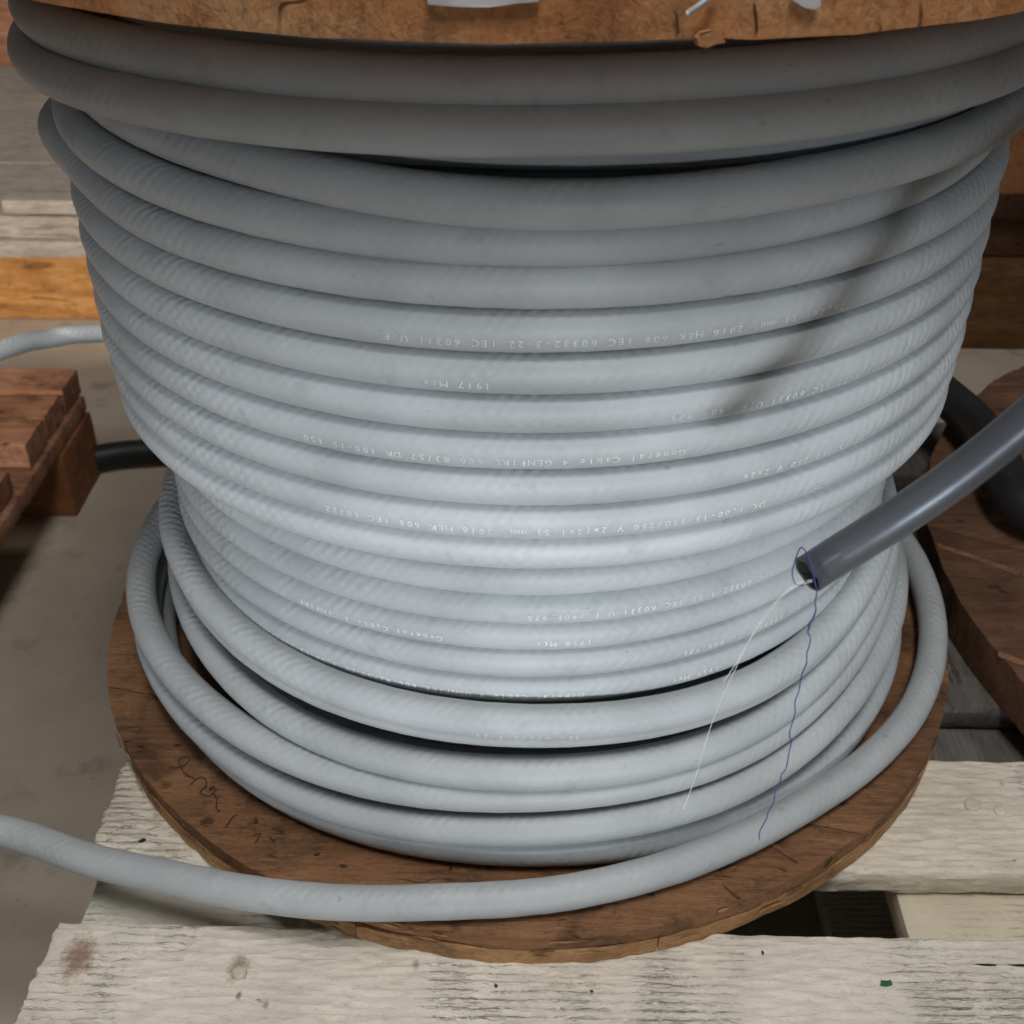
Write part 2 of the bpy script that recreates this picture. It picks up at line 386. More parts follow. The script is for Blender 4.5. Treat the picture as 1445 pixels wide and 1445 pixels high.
def tube(name, pts, rad, mat, parent=None, per=8, nseg=14, spline=True):
    path = catmull([Vector(p) for p in pts], per) if spline else [Vector(p) for p in pts]
    v, f, u = sweep(path, rad, nseg)
    return mesh(name, v, f, mat, parent, uvs=u)

# ================================================================== SETTING
ZF = -0.15            # concrete floor
fl = mesh('floor', [(-6, -3, ZF), (6, -3, ZF), (6, 9, ZF), (-6, 9, ZF)], [(0, 1, 2, 3)], M['concrete'])
tag(fl, 'worn beige grey concrete floor', None, kind='structure')

# ================================================================== PAINTED PALLET
pal = empty('painted_pallet', (0.15, -0.1, ZF))
tag(pal, 'pallet of flaking cream painted boards under the cable reel', 'pallet')
XL = -0.1855
board('deck_board', (XL - 0.001, 0.62, -0.292, -0.1945, ZD - 0.0145, ZD), (420, 100, 8), M['paint'], pal, amp=0.0006, fine=0.0009, rad=0.0016, seed=1.3, ends=0.003)
board('deck_board', (XL + 0.0015, 0.60, -0.1625, -0.0965, ZD - 0.0145, ZD), (400, 70, 8), M['paint2'], pal, amp=0.0006, fine=0.0008, rad=0.003, seed=5.1, ends=0.0025)
board('deck_board', (XL + 0.004, 0.61, -0.062, 0.006, ZD - 0.0145, ZD), (160, 30, 5), M['shadeboard'], pal, amp=0.0006, fine=0.0004, rad=0.003, seed=9.7)
board('deck_board', (XL + 0.03, 0.61, 0.042, 0.110, ZD - 0.0145, ZD), (100, 20, 4), M['shadeboard'], pal, amp=0.0006, rad=0.003, seed=19.7)
board('deck_board', (XL + 0.04, 0.61, 0.150, 0.220, ZD - 0.0145, ZD), (100, 20, 4), M['shadeboard'], pal, amp=0.0006, rad=0.003, seed=29.7)
for i, (a, b_) in enumerate(((XL + 0.002, XL + 0.094), (0.158, 0.262), (0.50, 0.60))):
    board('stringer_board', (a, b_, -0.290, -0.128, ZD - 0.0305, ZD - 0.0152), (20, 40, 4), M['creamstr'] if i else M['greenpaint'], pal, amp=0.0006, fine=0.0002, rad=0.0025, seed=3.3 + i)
    board('stringer_board', (a, b_, -0.127, 0.222, ZD - 0.0305, ZD - 0.0152), (20, 60, 4), M['shadeboard'], pal, amp=0.0006, fine=0.0002, rad=0.0025, seed=8.3 + i)  # rear length of the stringer, greyed in colour for the shade there
    for y0 in (-0.285, -0.06, 0.13):
        board('spacer_block', (a + 0.002, b_ - 0.004, y0, y0 + 0.09, ZF + 0.0155, ZD - 0.031), (8, 8, 8), M['greenpaint'], pal, amp=0.0006, rad=0.002, seed=y0 * 9 + i)
    board('runner_board', (a, b_, -0.290, 0.222, ZF, ZF + 0.015), (8, 40, 3), M['greenpaint'], pal, amp=0.0005, rad=0.002, seed=i * 1.7)
def nail(px, py, rad, mat, z=ZD, parent=pal, h=0.0009):
    c = atz(px, py, z); v = []; f = []
    n = 14
    for ring, (rr, hh) in enumerate(((1.0, -0.0004), (0.98, h * 0.7), (0.80, h), (0.35, h * 0.85))):
        for k in range(n):
            a = 2 * math.pi * k / n
            v.append((c.x + rad * rr * math.cos(a) * (1 + 0.06 * math.sin(3 * a)), c.y + rad * rr * math.sin(a), z + hh))
    for r_ in range(3):
        for k in range(n):
            f.append((r_ * n + k, r_ * n + (k + 1) % n, (r_ + 1) * n + (k + 1) % n, (r_ + 1) * n + k))
    f.append(tuple(3 * n + k for k in range(n)))
    return mesh('nail', v, f, mat, parent)
nail(338, 1374, 0.0028, M['nail'], h=0.0016); nail(1372, 1137, 0.0036, M['nail'], h=0.0017); nail(1411, 1146, 0.0029, M['nail'], h=0.0016)

def dent(px, py, rx, ry, rot, name, mat):
    c0 = atz(px, py, ZD); pts = []
    for k in range(9):
        a = k / 9 * 2 * math.pi; q = rnd.uniform(0.6, 1.0); x, y = rx * q * math.cos(a), ry * q * math.sin(a)
        pts.append((c0.x + x * math.cos(rot) - y * math.sin(rot), c0.y + x * math.sin(rot) + y * math.cos(rot), ZD - 0.002))
    n = 9; v = [Vector(p) for p in pts] + [Vector(p) + Vector((0, 0, 0.0026)) for p in pts]
    f = [tuple(reversed(range(n))), tuple(range(n, 2 * n))] + [(i, (i + 1) % n, n + (i + 1) % n, n + i) for i in range(n)]
    return mesh(name, v, f, mat, pal, smooth=False)
dent(201, 1187, 0.0022, 0.0012, 0.5, 'knot_hole', M['hole'])
dent(1392, 1362, 0.0050, 0.0004, 0.0, 'crack', M['hole']); dent(1438, 1363, 0.0060, 0.0005, 0.0, 'crack', M['hole'])
dent(700, 1392, 0.0008, 0.0010, 0.3, 'chip_mark', M['rust']); dent(1076, 1345, 0.0006, 0.0011, 0.2, 'chip_mark', M['rust']); dent(835, 1400, 0.0007, 0.0009, 1.0, 'chip_mark', M['rust'])

# ================================================================== CABLE REEL
RF = 0.21
reel = empty('cable_reel', (0, 0, ZD))
tag(reel, 'brown wooden cable reel standing on the painted pallet', 'cable reel')
def rim(a, seed):
    return RF * (1 + 0.006 * noise.noise(Vector((math.cos(a) * 2 + seed, math.sin(a) * 2, 0.3))) + 0.0035 * noise.noise(Vector((math.cos(a) * 9 + seed, math.sin(a) * 9, 1.3))) + 0.0022 * noise.noise(Vector((math.cos(a) * 34, math.sin(a) * 34, seed))) + 0.0026 * noise.noise(Vector((math.cos(a) * 150, math.sin(a) * 150, seed))))
def plank_disc(parent, z0, z1, cuts, ang, mat, seed, name='plank', cx=0, cyy=0, rf=None, amp=0.0004):
    """a round layer sawn from straight planks: each plank is its own closed mesh"""
    ca, sa = math.cos(ang), math.sin(ang); out = []
    rimf = rf or rim
    for pi in range(len(cuts) - 1):
        a0, a1 = cuts[pi] + 0.00022, cuts[pi + 1] - 0.00022
        nrow = max(3, int((a1 - a0) / 0.0032)); rows = []
        for j in range(nrow + 1):
            w_ = a0 + (a1 - a0) * j / nrow
            # ends of this row on the rim
            def half(sgn):
                r0 = RF if rf is None else rf(0, seed)
                L = math.sqrt(max(r0 * r0 - w_ * w_, 1e-6))
                for _ in range(4):
                    th = math.atan2(w_, sgn * L) + ang
                    rr = rimf(th, seed); L = math.sqrt(max(rr * rr - w_ * w_, 1e-6))
                return sgn * L
            l0, l1 = half(-1), half(1)
            nc = 110
            rows.append([(l0 + (l1 - l0) * (0.5 - 0.5 * math.cos(math.pi * i / nc)), w_) for i in range(nc + 1)])
        nc = len(rows[0]); v = []; f = []
        dz = 0.0005 * rnd.uniform(-1, 0.2)
        for layer in (0, 1):
            for j, row in enumerate(rows):
                for i, (l, w_) in enumerate(row):
                    x, y = l * ca - w_ * sa, l * sa + w_ * ca
                    z = (z0 if layer == 0 else z1 + dz) + amp * noise.noise(Vector((l * 12 + seed, w_ * 70, layer * 5.0 + pi)))
                    edge = (j in (0, nrow)) or (i in (0, nc - 1))
                    if edge: z += (0.0008 if layer == 0 else -0.0008) * (1 + 0.9 * noise.noise(Vector((x * 90, y * 90, seed))))
                    v.append((x + cx, y + cyy, z))
        S = (nrow + 1) * nc
        for j in range(nrow):
            for i in range(nc - 1):
                a = j * nc + i
                f.append((a, a + nc, a + nc + 1, a + 1)); f.append((S + a, S + a + 1, S + a + nc + 1, S + a + nc))
        for i in range(nc - 1):
            f.append((i, i + 1, S + i + 1, S + i)); a = nrow * nc + i; f.append((a + 1, a, S + a, S + a + 1))
        for j in range(nrow):
            a = j * nc; f.append((a + nc, a, S + a, S + a + nc)); a = j * nc + nc - 1; f.append((a, a + nc, S + a + nc, S + a))
        out.append(mesh(name, v, f, mat, parent, smooth=False))
    return out
# bottom flange: two crossed layers of planks
plank_disc(reel, -0.0078, 0.0, (-0.2099, -0.118, -0.012, 0.095, 0.2099), R(-14), M['flange'], 1.0)
plank_disc(reel, ZD, -0.0083, (-0.2099, -0.10, 0.015, 0.12, 0.2099), R(76), M['flange2'], 4.0)
# top flange
ZT = 0.3183
plank_disc(reel, ZT, ZT + 0.0125, (-0.2099, -0.10, 0.0, 0.10, 0.2099), R(9), M['topwood'], 8.0)
plank_disc(reel, ZT + 0.013, ZT + 0.0255, (-0.2099, -0.105, 0.0, 0.10, 0.2099), R(97), M['topwood'], 11.0)
v = []; f = []
for k in range(64):
    a = 2 * math.pi * k / 64
    for z in (0.0004, ZT - 0.0004): v.append((0.138 * math.cos(a), 0.138 * math.sin(a), z))
for k in range(64):
    a, b_ = 2 * k, 2 * ((k + 1) % 64); f.append((a, b_, b_ + 1, a + 1))
mesh('barrel', v, f, M['barrel'], reel)
def chip(name, pts, thick, mat, parent):
    c = sum((Vector(p) for p in pts), Vector()) / len(pts)
    n = len(pts); v = [Vector(p) for p in pts] + [Vector(p) + thick for p in pts]
    f = [tuple(reversed(range(n))), tuple(range(n, 2 * n))] + [(i, (i + 1) % n, n + (i + 1) % n, n + i) for i in range(n)]
    return mesh(name, v, f, mat, parent, smooth=False)
# nails in the bottom flange
for px, py in ((250, 1052), (299, 1112), (361, 1158), (447, 1205), (484, 1222), (636, 1224), (920, 1262), (1228, 1092), (1186, 1135), (1030, 1226)):
    c0 = atz(px, py, 0.0); a0 = rnd.uniform(0, 3.1); pts = []
    for k in range(9):
        a = k / 9 * 2 * math.pi; q = rnd.uniform(0.55, 1.0) * 0.0016
        x, y = q * 1.3 * math.cos(a), q * 0.6 * math.sin(a)
        pts.append(c0 + Vector((x * math.cos(a0) - y * math.sin(a0), x * math.sin(a0) + y * math.cos(a0), -0.0012)))
    chip('nail_hole', pts, Vector((0, 0, 0.00135)), M['rust'], reel)
# pen scribbles left of the coil
def pen(pts, wdt=0.00022):
    P = catmull([atz(x, y, 0.00035) for x, y in pts], 6)
    v, f, u = sweep(P, wdt, 6); 
    v = [(p.x, p.y, 0.0002 + (p.z - 0.0002) * 0.5) for p in v]
    return mesh('pen_mark', v, f, M['ink'], reel)
pen([(238, 1082), (250, 1083), (262, 1078), (267, 1069), (258, 1067), (252, 1075), (262, 1092), (275, 1098)])
pen([(268, 1107), (280, 1097), (289, 1098), (291, 1108), (282, 1118), (296, 1122), (306, 1112)])
pen([(300, 1118), (306, 1128), (305, 1140), (311, 1144)])
pen([(318, 1167), (328, 1153), (334, 1149)]); pen([(358, 1178), (367, 1176), (362, 1186), (360, 1190)]); pen([(378, 1179), (386, 1186), (389, 1184)])
# splinters, gouges
for base in ([(1077, 1187), (1085, 1186), (1127, 1215), (1125, 1218), (1098, 1200)], [(1008, 1236), (1022, 1228), (1036, 1223), (1039, 1226), (1030, 1233), (1033, 1238), (1018, 1236)], [(1095, 1223), (1111, 1228), (1109, 1230)], [(1020, 1250), (1045, 1268), (1041, 1268)]):
    chip('splinter', [atz(x, y, 0.0001) for x, y in base], Vector((0.0002, 0, 0.0007)), M['flange'], reel)
for k in range(28):      # torn fibres along the sawn rim
    a = R(rnd.uniform(-160, -22)); r0 = rim(a, 1.0) + 0.0002; L = rnd.uniform(0.003, 0.013); h = rnd.uniform(0.0005, 0.0016); z0 = rnd.uniform(-0.0150, -0.0012)
    pts = []
    for t_, zz in ((0, 0), (0.5, -h * 0.6), (1, -h * rnd.uniform(-0.3, 0.6)), (0.7, h * 0.5), (0.25, h * 0.7)):
        b2 = a + t_ * L / r0; pts.append((r0 * math.cos(b2), r0 * math.sin(b2), z0 + zz))
    chip('splinter', pts, Vector((math.cos(a), math.sin(a), 0.15)) * rnd.uniform(0.0002, 0.0007), M['flange2'] if k % 3 else M['flange'], reel)
def on_rim(px, py, out=0.0006, rr=RF):
    d = ray(px, py); a = d.x ** 2 + d.y ** 2; b2 = 2 * (CAM.x * d.x + CAM.y * d.y); c = CAM.x ** 2 + CAM.y ** 2 - (rr + out) ** 2
    return CAM + d * ((-b2 - math.sqrt(b2 * b2 - 4 * a * c)) / (2 * a))
chip('splinter', [on_rim(x, y, 0.001) for x, y in ((978, 52), (985, 44), (1000, 41), (1012, 49), (1018, 58), (1003, 61), (992, 66), (980, 63))], Vector((0.0005, -0.0035, 0.0005)), M['splinter'], reel)
for cx_, cy_, h_ in ((1063, 4, 44), (952, 16, 34)):
    chip('crack', [on_rim(cx_ + dx, cy_ + dy, 0.0004) for dx, dy in ((0, 0), (2.5, h_ * 0.4), (4, h_), (6.5, h_ * 0.9), (5, h_ * 0.3), (2, 0))], Vector((0, -0.0003, 0)), M['rust'], reel)
lab = [on_rim(x, y, 0.0018) for x, y in ((604, 6), (640, 9), (690, 10), (726, 5), (760, 2), (765, -30), (600, -30))]
chip('paper_label', lab, Vector((0, -0.0002, 0)), M['paper'], reel)
chip('tape_scrap', [on_rim(x, y, 0.0018) for x, y in ((1115, -2), (1136, 11), (1150, 13), (1158, 8), (1157, -10), (1120, -25))], Vector((0, -0.0003, 0)), M['paper'], reel)
tube('plastic_tie', [on_rim(970, 20, 0.0025), on_rim(985, 9, 0.003), on_rim(1004, -6, 0.0025), on_rim(1015, -20, 0.002)], 0.0007, M['plastic'], reel, per=4, nseg=8)

# ================================================================== THE CABLE
RC = 0.0067
RL = 0.00685
cable = empty('grey_cable', (0, 0, 0.004))
tag(cable, 'light grey sheathed cable wound round the wooden reel', 'cable')
TH = (-158, -124, -90, -56, -22)
def turn(r, z, back_r=None, back_z=None):
    """five (r, z) stations over the front half; a number means the same all round"""
    if not isinstance(r, (tuple, list)): r = (r,) * 5
    if not isinstance(z, (tuple, list)): z = tuple(z + 0.0010 * R(t + 90) for t in TH)
    return (r, z, back_r, back_z)
turns = [  # from the flange upwards
    ('loose', turn((0.240, 0.2155, 0.1975, 0.188, 0.199), (0.003, 0.0070, 0.0072, 0.0072, 0.0076))),
    ('L5', turn((0.181, 0.1775, 0.1745, 0.1775, 0.1785), (0.0085, 0.0072, 0.0080, 0.0072, 0.013))),
    ('L4', turn((0.187, 0.180, 0.176, 0.1765, 0.1765), (0.023, 0.0160, 0.0210, 0.0255, 0.040))),
    ('L3', turn((0.187, 0.178, 0.172, 0.171, 0.170), (0.039, 0.0335, 0.0365, 0.0390, 0.054))),
    ('L2', turn((0.167, 0.1708, 0.1720, 0.170, 0.168), (0.050, 0.0455, 0.0484, 0.0492, 0.067))),
    ('L1b', turn((0.165, 0.1665, 0.1685, 0.166, 0.163), (0.071, 0.0665, 0.0680, 0.0655, 0.074))),
    ('L1', turn((0.1665, 0.1675, 0.1700, 0.1675, 0.165), (0.0775, 0.0720, 0.0728, 0.0698, 0.081))),
    ('I1', turn(0.1560, 0.0790)), ('I2', turn(0.1563, 0.0920)), ('I3', turn(0.1560, 0.1048)), ('I4', turn(0.1565, 0.1174)), ('I5', turn(0.1563, 0.1300)),
    ('T8', turn((0.1712, 0.1716, 0.172, 0.172, 0.172), 0.1531)), ('T7', turn((0.172, 0.1725, 0.173, 0.173, 0.1725), 0.1657)), ('T6', turn(0.173, 0.1788)), ('T5', turn(0.173, 0.1922)),
    ('T4', turn(0.1732, 0.2053)), ('T3', turn(0.1733, 0.2185)), ('T2', turn(0.1733, 0.2322)),
    ('T1', turn((0.1745, 0.1735, 0.1735, 0.1735, 0.1735), 0.2459, 0.176)),
    ('C2', turn((0.1735, 0.1735, 0.1715, 0.170, 0.1695), (0.2610, 0.2595, 0.2575, 0.2585, 0.261))),
    ('C1', turn((0.167, 0.1705, 0.1765, 0.1785, 0.1795), (0.2735, 0.2733, 0.2702, 0.2725, 0.2725))),
    ('F', turn((0.170, 0.160, 0.1565, 0.167, 0.171), (0.2780, 0.2795, 0.2800, 0.2815, 0.2825))),
    ('B', turn((0.1835, 0.182, 0.180, 0.181, 0.183), (0.2832, 0.2882, 0.2908, 0.2914, 0.2898))),
    ('A', turn((0.180, 0.177, 0.1755, 0.177, 0.179), (0.2962, 0.2998, 0.3012, 0.3022, 0.3022))),
    ('A0', turn((0.158, 0.158, 0.157, 0.158, 0.158), (0.3050, 0.3075, 0.3095, 0.3100, 0.3100))),
]
keys = []            # (total angle, r, z)
for i, (nm, (r, z, br, bz)) in enumerate(turns):
    base = 360 * i
    for t, rr, zz in zip(TH, r, z): keys.append((base + t, rr, zz))
    if i < len(turns) - 1:
        r2, z2 = turns[i + 1][1][0], turns[i + 1][1][1]
        ra, rb, za, zb = r[-1], r2[0], z[-1], z2[0]
        for t, fr in ((25, 0.22), (90, 0.5), (155, 0.78)):
            rr = ra + (rb - ra) * fr; zz = za + (zb - za) * fr
            if nm == 'loose': rr = (0.208, 0.204, 0.192)[(25, 90, 155).index(t)]; zz = (0.010, 0.014, 0.022)[(25, 90, 155).index(t)]
            if nm == 'T1' and t == 155: rr = 0.174
            keys.append((base + t, rr, zz))
    if nm == 'T2':     # the strand that bulges out at the back left
        keys[-1] = (base + 168, 0.1775, 0.2500); keys.append((base + 188, 0.1845, 0.2470)); 
def interp(keys, step=3.0):
    """monotone cubic through the keys"""
    xs = [k[0] for k in keys]; out = []
    def slopes(c):
        d = [(keys[i + 1][c] - keys[i][c]) / (xs[i + 1] - xs[i]) for i in range(len(xs) - 1)]
        m = [d[0]]
        for i in range(1, len(d)):
            h0, h1 = xs[i] - xs[i - 1], xs[i + 1] - xs[i]
            m.append((d[i - 1] * h1 + d[i] * h0) / (h0 + h1))
        m.append(d[-1]); return m
    mr, mz = slopes(1), slopes(2)
    x = xs[0]; i = 0
    while x <= xs[-1] + 1e-6:
        while i < len(xs) - 2 and x > xs[i + 1]: i += 1
        h = xs[i + 1] - xs[i]; t = (x - xs[i]) / h
        h00, h10, h01, h11 = 2*t**3-3*t*t+1, t**3-2*t*t+t, -2*t**3+3*t*t, t**3-t*t
        out.append((x, h00*keys[i][1]+h10*h*mr[i]+h01*keys[i+1][1]+h11*h*mr[i+1], h00*keys[i][2]+h10*h*mz[i]+h01*keys[i+1][2]+h11*h*mz[i+1]))
        x += step
    return out
fullp = interp(keys, 1.5)
def wob(x, i):
    return 0.00022 * noise.noise(Vector((x * 0.035, i * 3.7, 0.5)))
def pol(x, r, z):
    i = round(x / 360)
    r += wob(x, 1.0) * 1.0; z += wob(x + 500, 2.0)
    return Vector((r * math.cos(R(x)), r * math.sin(R(x)), z))
# loose end: from the flange out over the pallet, round outside the frame to the left and back behind the reel
E_in = [(-0.10, 0.47, -0.08), (-0.20, 0.42, -0.05), tuple(atd(145, 470, 0.90)), tuple(atd(70, 478, 0.88)), tuple(atd(0, 495, 0.85)),
        (-0.445, 0.17, 0.004), (-0.46, 0.05, -0.002), (-0.41, -0.06, -0.012), (-0.315, -0.128, -0.017), tuple(atd(0, 1172, 0.515)), tuple(atz(125, 1213, -0.0065)), tuple(atz(250, 1241, -0.001)),
        tuple(atz(370, 1263, 0.004)), tuple(atz(490, 1274, 0.0066)), tuple(atz(610, 1273, 0.0072))]
start = [p for p in fullp if -88 <= p[0] <= 90]
epath = catmull([Vector(p) for p in E_in] + [pol(*p) for p in start[::8]], 8)
va, fa, ua = sweep(epath, RL, 22, lump=0.00022)
loose = mesh('loose_end', va, fa, M['sheath'], cable, uvs=ua)
loose['label'] = 'loose end of the cable leaving the reel over the front edge'
paths = {}
for i in range(1, len(turns)):
    seg = [p for p in fullp if 360 * i - 270 - 0.01 <= p[0] <= 360 * i + 90 + 0.01]
    path = [pol(*p) for p in seg]
    va, fa, ua = sweep(path, RL if turns[i][0][0] in 'LABC' else RC, 22, lump=0.00015)
    o = mesh('cable_turn', va, fa, M['sheath'], cable, uvs=ua)
    paths[turns[i][0]] = (seg, path, o)
# lower layers that show through the gaps
for rr, zz in [(0.1485, z) for z in (0.0075, 0.0210, 0.0345, 0.048, 0.0615)] + [(0.1460, 0.2665), (0.1460, 0.280), (0.1460, 0.2935), (0.1460, 0.3070)]:
    path = [pol(x, rr, zz + 0.0067 * x / 360) for x in range(-270, 91, 4)]
    va, fa, ua = sweep(path, RC, 14)
    mesh('inner_turn', va, fa, M['sheath'], cable, uvs=ua)

# ---- white print running upside down along the sheath
glyphs = {}
def glyph(ch):
    if ch not in glyphs:
        cu = bpy.data.curves.new('g', 'FONT'); cu.body = ch; cu.size = 1.0; cu.align_x = 'CENTER'; cu.resolution_u = 2; cu.offset = 0.0
        ob = bpy.data.objects.new('g', cu); col.objects.link(ob)
        me = bpy.data.meshes.new_from_object(ob)
        glyphs[ch] = ([tuple(v.co) for v in me.vertices], [tuple(p.vertices) for p in me.polygons])
        bpy.data.objects.remove(ob); bpy.data.curves.remove(cu); bpy.data.meshes.remove(me)
    return glyphs[ch]
def cyl_theta(px, py, rr):
    d = ray(px, py); a = d.x ** 2 + d.y ** 2; b2 = 2 * (CAM.x * d.x + CAM.y * d.y); c = CAM.x ** 2 + CAM.y ** 2 - rr ** 2
    P = CAM + d * ((-b2 - math.sqrt(max(b2 * b2 - 4 * a * c, 0))) / (2 * a))
    return math.degrees(math.atan2(P.y, P.x))
def print_on(turn_name, text, px, py, alpha, adv=0.00262, size=0.0034):
    """text starts at picture column px on that turn and runs clockwise (to the left), heads down"""
    seg, path, o = paths[turn_name]; rt_ = RL if turn_name[0] in 'LABC' else RC
    i = [t[0] for t in turns].index(turn_name); base = 360 * i
    r0 = turns[i][1][0][2] + RC
    th0 = base + cyl_theta(px, py, r0)
    verts = []; faces = []
    xs = [s_[0] for s_ in seg]
    for ci, ch in enumerate(text):
        if ch == ' ': continue
        gv, gf = glyph(ch); off = len(verts)
        jit = rnd.uniform(-0.04, 0.04)
        for gx, gy, _ in gv:
            s_ = ci * adv + gx * size * 1.02
            th = th0 - math.degrees(s_ / r0)
            k = (th - xs[0]) / (xs[1] - xs[0]); k0 = int(max(0, min(len(xs) - 2, math.floor(k)))); fr = k - k0
            c = path[k0].lerp(path[k0 + 1], fr); t = (path[k0 + 1] - path[k0]).normalized()
            n1 = t.cross(Vector((0, 0, 1))).normalized(); n2 = n1.cross(t)
            al = R(alpha) - (gy - 0.35 + jit) * size / RC
            verts.append(c + (n1 * math.cos(al) + n2 * math.sin(al)) * (rt_ + 0.00019))
        for g in gf: faces.append(tuple(off + q for q in g))
    return mesh('printed_text', verts, faces, M['white'], o, smooth=False)
print_on('T2', '2x(2x1.5) mm² 2016 HEK 606 IEC 60332-3-22 IEC 60331 U.F.', 1188, 440, -14)
print_on('T3', '1917 Mts', 688, 549, -14)
print_on('T4', '606 IEC 60332-3-22 IEC 60331 U.F.:401.975', 1300, 500, -14)
print_on('T5', 'General Cable 4 GENFIRE 606 83/57 DK 100-15 150', 962, 645, -12)
print_on('T6', '1,00-15 150/250 V 2x2x', 1235, 590, -12)
print_on('T7', 'DK 1,00-15 150/250 V 2x(2x1.5) mm² 2016 HEK 606 IEC 60332', 1075, 715, -8)
print_on('I4', 'IEC 60332-3-22 IEC 60331 U.F.:401.975', 1085, 830, -4)
print_on('I3', '1950 Mts', 832, 905, -4); print_on('I3', 'General Cable 4 GENFIRE', 620, 900, -4)
print_on('I2', '3-22 IEC 60331 U.F.:401.975', 1150, 870, -4)
print_on('I1', '1959 Mts', 1012, 938, -2); print_on('I1', 'General Cable 4 GENFIRE 606 83/57 DK 1,00-15 150/250', 820, 968, -2)
print_on('L1', 'IEC 60332-3-22', 815, 1040, -14, adv=0.0028)

# ================================================================== CUT SHEATH, THREADS
RD = 0.0048
cpts = [atd(1140, 811, 0.292), atd(1180, 785, 0.289), atd(1260, 735, 0.2825), atd(1350, 673, 0.276), atd(1445, 597, 0.268), atd(1530, 524, 0.261), atd(1615, 462, 0.258), Vector((0.215, -0.255, 0.292)), Vector((0.29, -0.225, 0.265)), Vector((0.36, -0.19, 0.17))]
cpath = catmull(cpts, 8)
t0 = (cpath[1] - cpath[0]).normalized()
view = (cpath[0] - CAM).normalized()
# oblique cut seen almost edge-on: shear the first rings along the axis
side = t0.cross(view).normalized()
def build_sheath():
    nseg = 28; v = []; f = []; uv = []
    n = len(cpath)
    def frame(i):
        a = cpath[max(i - 1, 0)]; b_ = cpath[min(i + 1, n - 1)]; t = (b_ - a).normalized()
        n1 = t.cross(view).normalized(); n2 = n1.cross(t).normalized(); return t, n1, n2
    rings = []
    def ring(i, rad, flat, shear):
        t, n1, n2 = frame(i); ids = []
        for k in range(nseg):
            a = 2 * math.pi * k / nseg
            x = math.cos(a) * rad; y = math.sin(a) * rad * flat
            ids.append(len(v)); v.append(cpath[i] + n1 * x + n2 * y - t * (shear * y * (1 if n2.dot(view) > 0 else -1) - 0.00015 * math.sin(5 * a)))
        return ids
    outer = [ring(i, RD, 0.55 + 0.45 * min(1, i / 9), 0.85 * max(0, 1 - i / 5)) for i in range(n)]
    inner = [ring(i, RD - 0.0006, 0.44 + 0.45 * min(1, i / 9), 0.85 * max(0, 1 - i / 5)) for i in range(6)]
    for a, b_ in zip(outer[:-1], outer[1:]):
        for k in range(nseg): f.append((a[k], b_[k], b_[(k + 1) % nseg], a[(k + 1) % nseg]))
    for k in range(nseg): f.append((outer[0][k], outer[0][(k + 1) % nseg], inner[0][(k + 1) % nseg], inner[0][k]))
    for a, b_ in zip(inner[:-1], inner[1:]):
        for k in range(nseg): f.append((a[k], a[(k + 1) % nseg], b_[(k + 1) % nseg], b_[k]))
    f.append(tuple(reversed(outer[-1])))
    return v, f, inner[5], v
v, f, capring, allv = build_sheath()
sheath = mesh('cut_cable_sheath', v, f, M['conduit'])
sheath.data.materials.append(M['hole'])
for p_ in sheath.data.polygons:
    if all(i_ >= 28 * len(cpath) for i_ in p_.vertices): p_.material_index = 1  # inner wall coloured black to carry the shade of the hollow end
tag(sheath, 'glossy slate grey cable sheath with cut end reaching in from the right', 'cable')
mesh('shade_cap', [allv[i] for i in capring], [tuple(range(len(capring)))], M['hole'], sheath, smooth=False)
E0 = cpath[0]
def on_coil(px, py, rr): 
    d = ray(px, py); a = d.x ** 2 + d.y ** 2; b2 = 2 * (CAM.x * d.x + CAM.y * d.y); c = CAM.x ** 2 + CAM.y ** 2 - rr ** 2
    return CAM + d * ((-b2 - math.sqrt(max(b2 * b2 - 4 * a * c, 0))) / (2 * a))
def aty(x, y, Y):
    d = ray(x, y); return CAM + d * ((Y - CAM.y) / d.y)
YT = atd(1150, 826, 0.289).y      # the threads hang straight down from the cut end
for pts in ([atd(1146, 818, 0.2915), aty(1118, 827, YT + 0.001), aty(1085, 860, YT + 0.0015), aty(1060, 898, YT + 0.002), aty(1035, 950, YT + 0.002), aty(1012, 1000, YT + 0.002), aty(995, 1050, YT + 0.001), aty(982, 1095, YT + 0.001), aty(964, 1142, YT)],
    [atd(1147, 820, 0.2915), aty(1116, 831, YT), aty(1082, 868, YT), aty(1056, 906, YT + 0.001), aty(1036, 940, YT), aty(1021, 962, YT - 0.001)]):
    tube('fibre', pts, 0.00009, M['fibre'], sheath, per=8, nseg=6)
bt = empty('blue_thread', tuple(aty(1150, 828, YT)))
tag(bt, 'thin dark blue thread looped round the cut sheath end and hanging down', 'thread')
blue = [(1151, 827, 0.2868), (1146, 800, 0.2860), (1138, 780, 0.2862), (1130, 773, 0.2875), (1123, 788, 0.291), (1118, 808, 0.2925), (1122, 823, 0.2918), (1131, 826, 0.291), (1138, 819, 0.2905)]
tube('loop', [atd(*q) for q in blue], 0.00017, M['blue'], bt, per=8, nseg=6)
hang = [(1151, 824), (1152, 850), (1148, 872), (1140, 886), (1143, 900), (1140, 922), (1133, 950), (1126, 975), (1121, 1005), (1115, 1035), (1115, 1060), (1108, 1085), (1100, 1102), (1094, 1120), (1086, 1145), (1076, 1165), (1070, 1185)]
dense = [(hang[i][0] + (hang[i + 1][0] - hang[i][0]) * f, hang[i][1] + (hang[i + 1][1] - hang[i][1]) * f) for i in range(len(hang) - 1) for f in (0, 0.5)] + [hang[-1]]
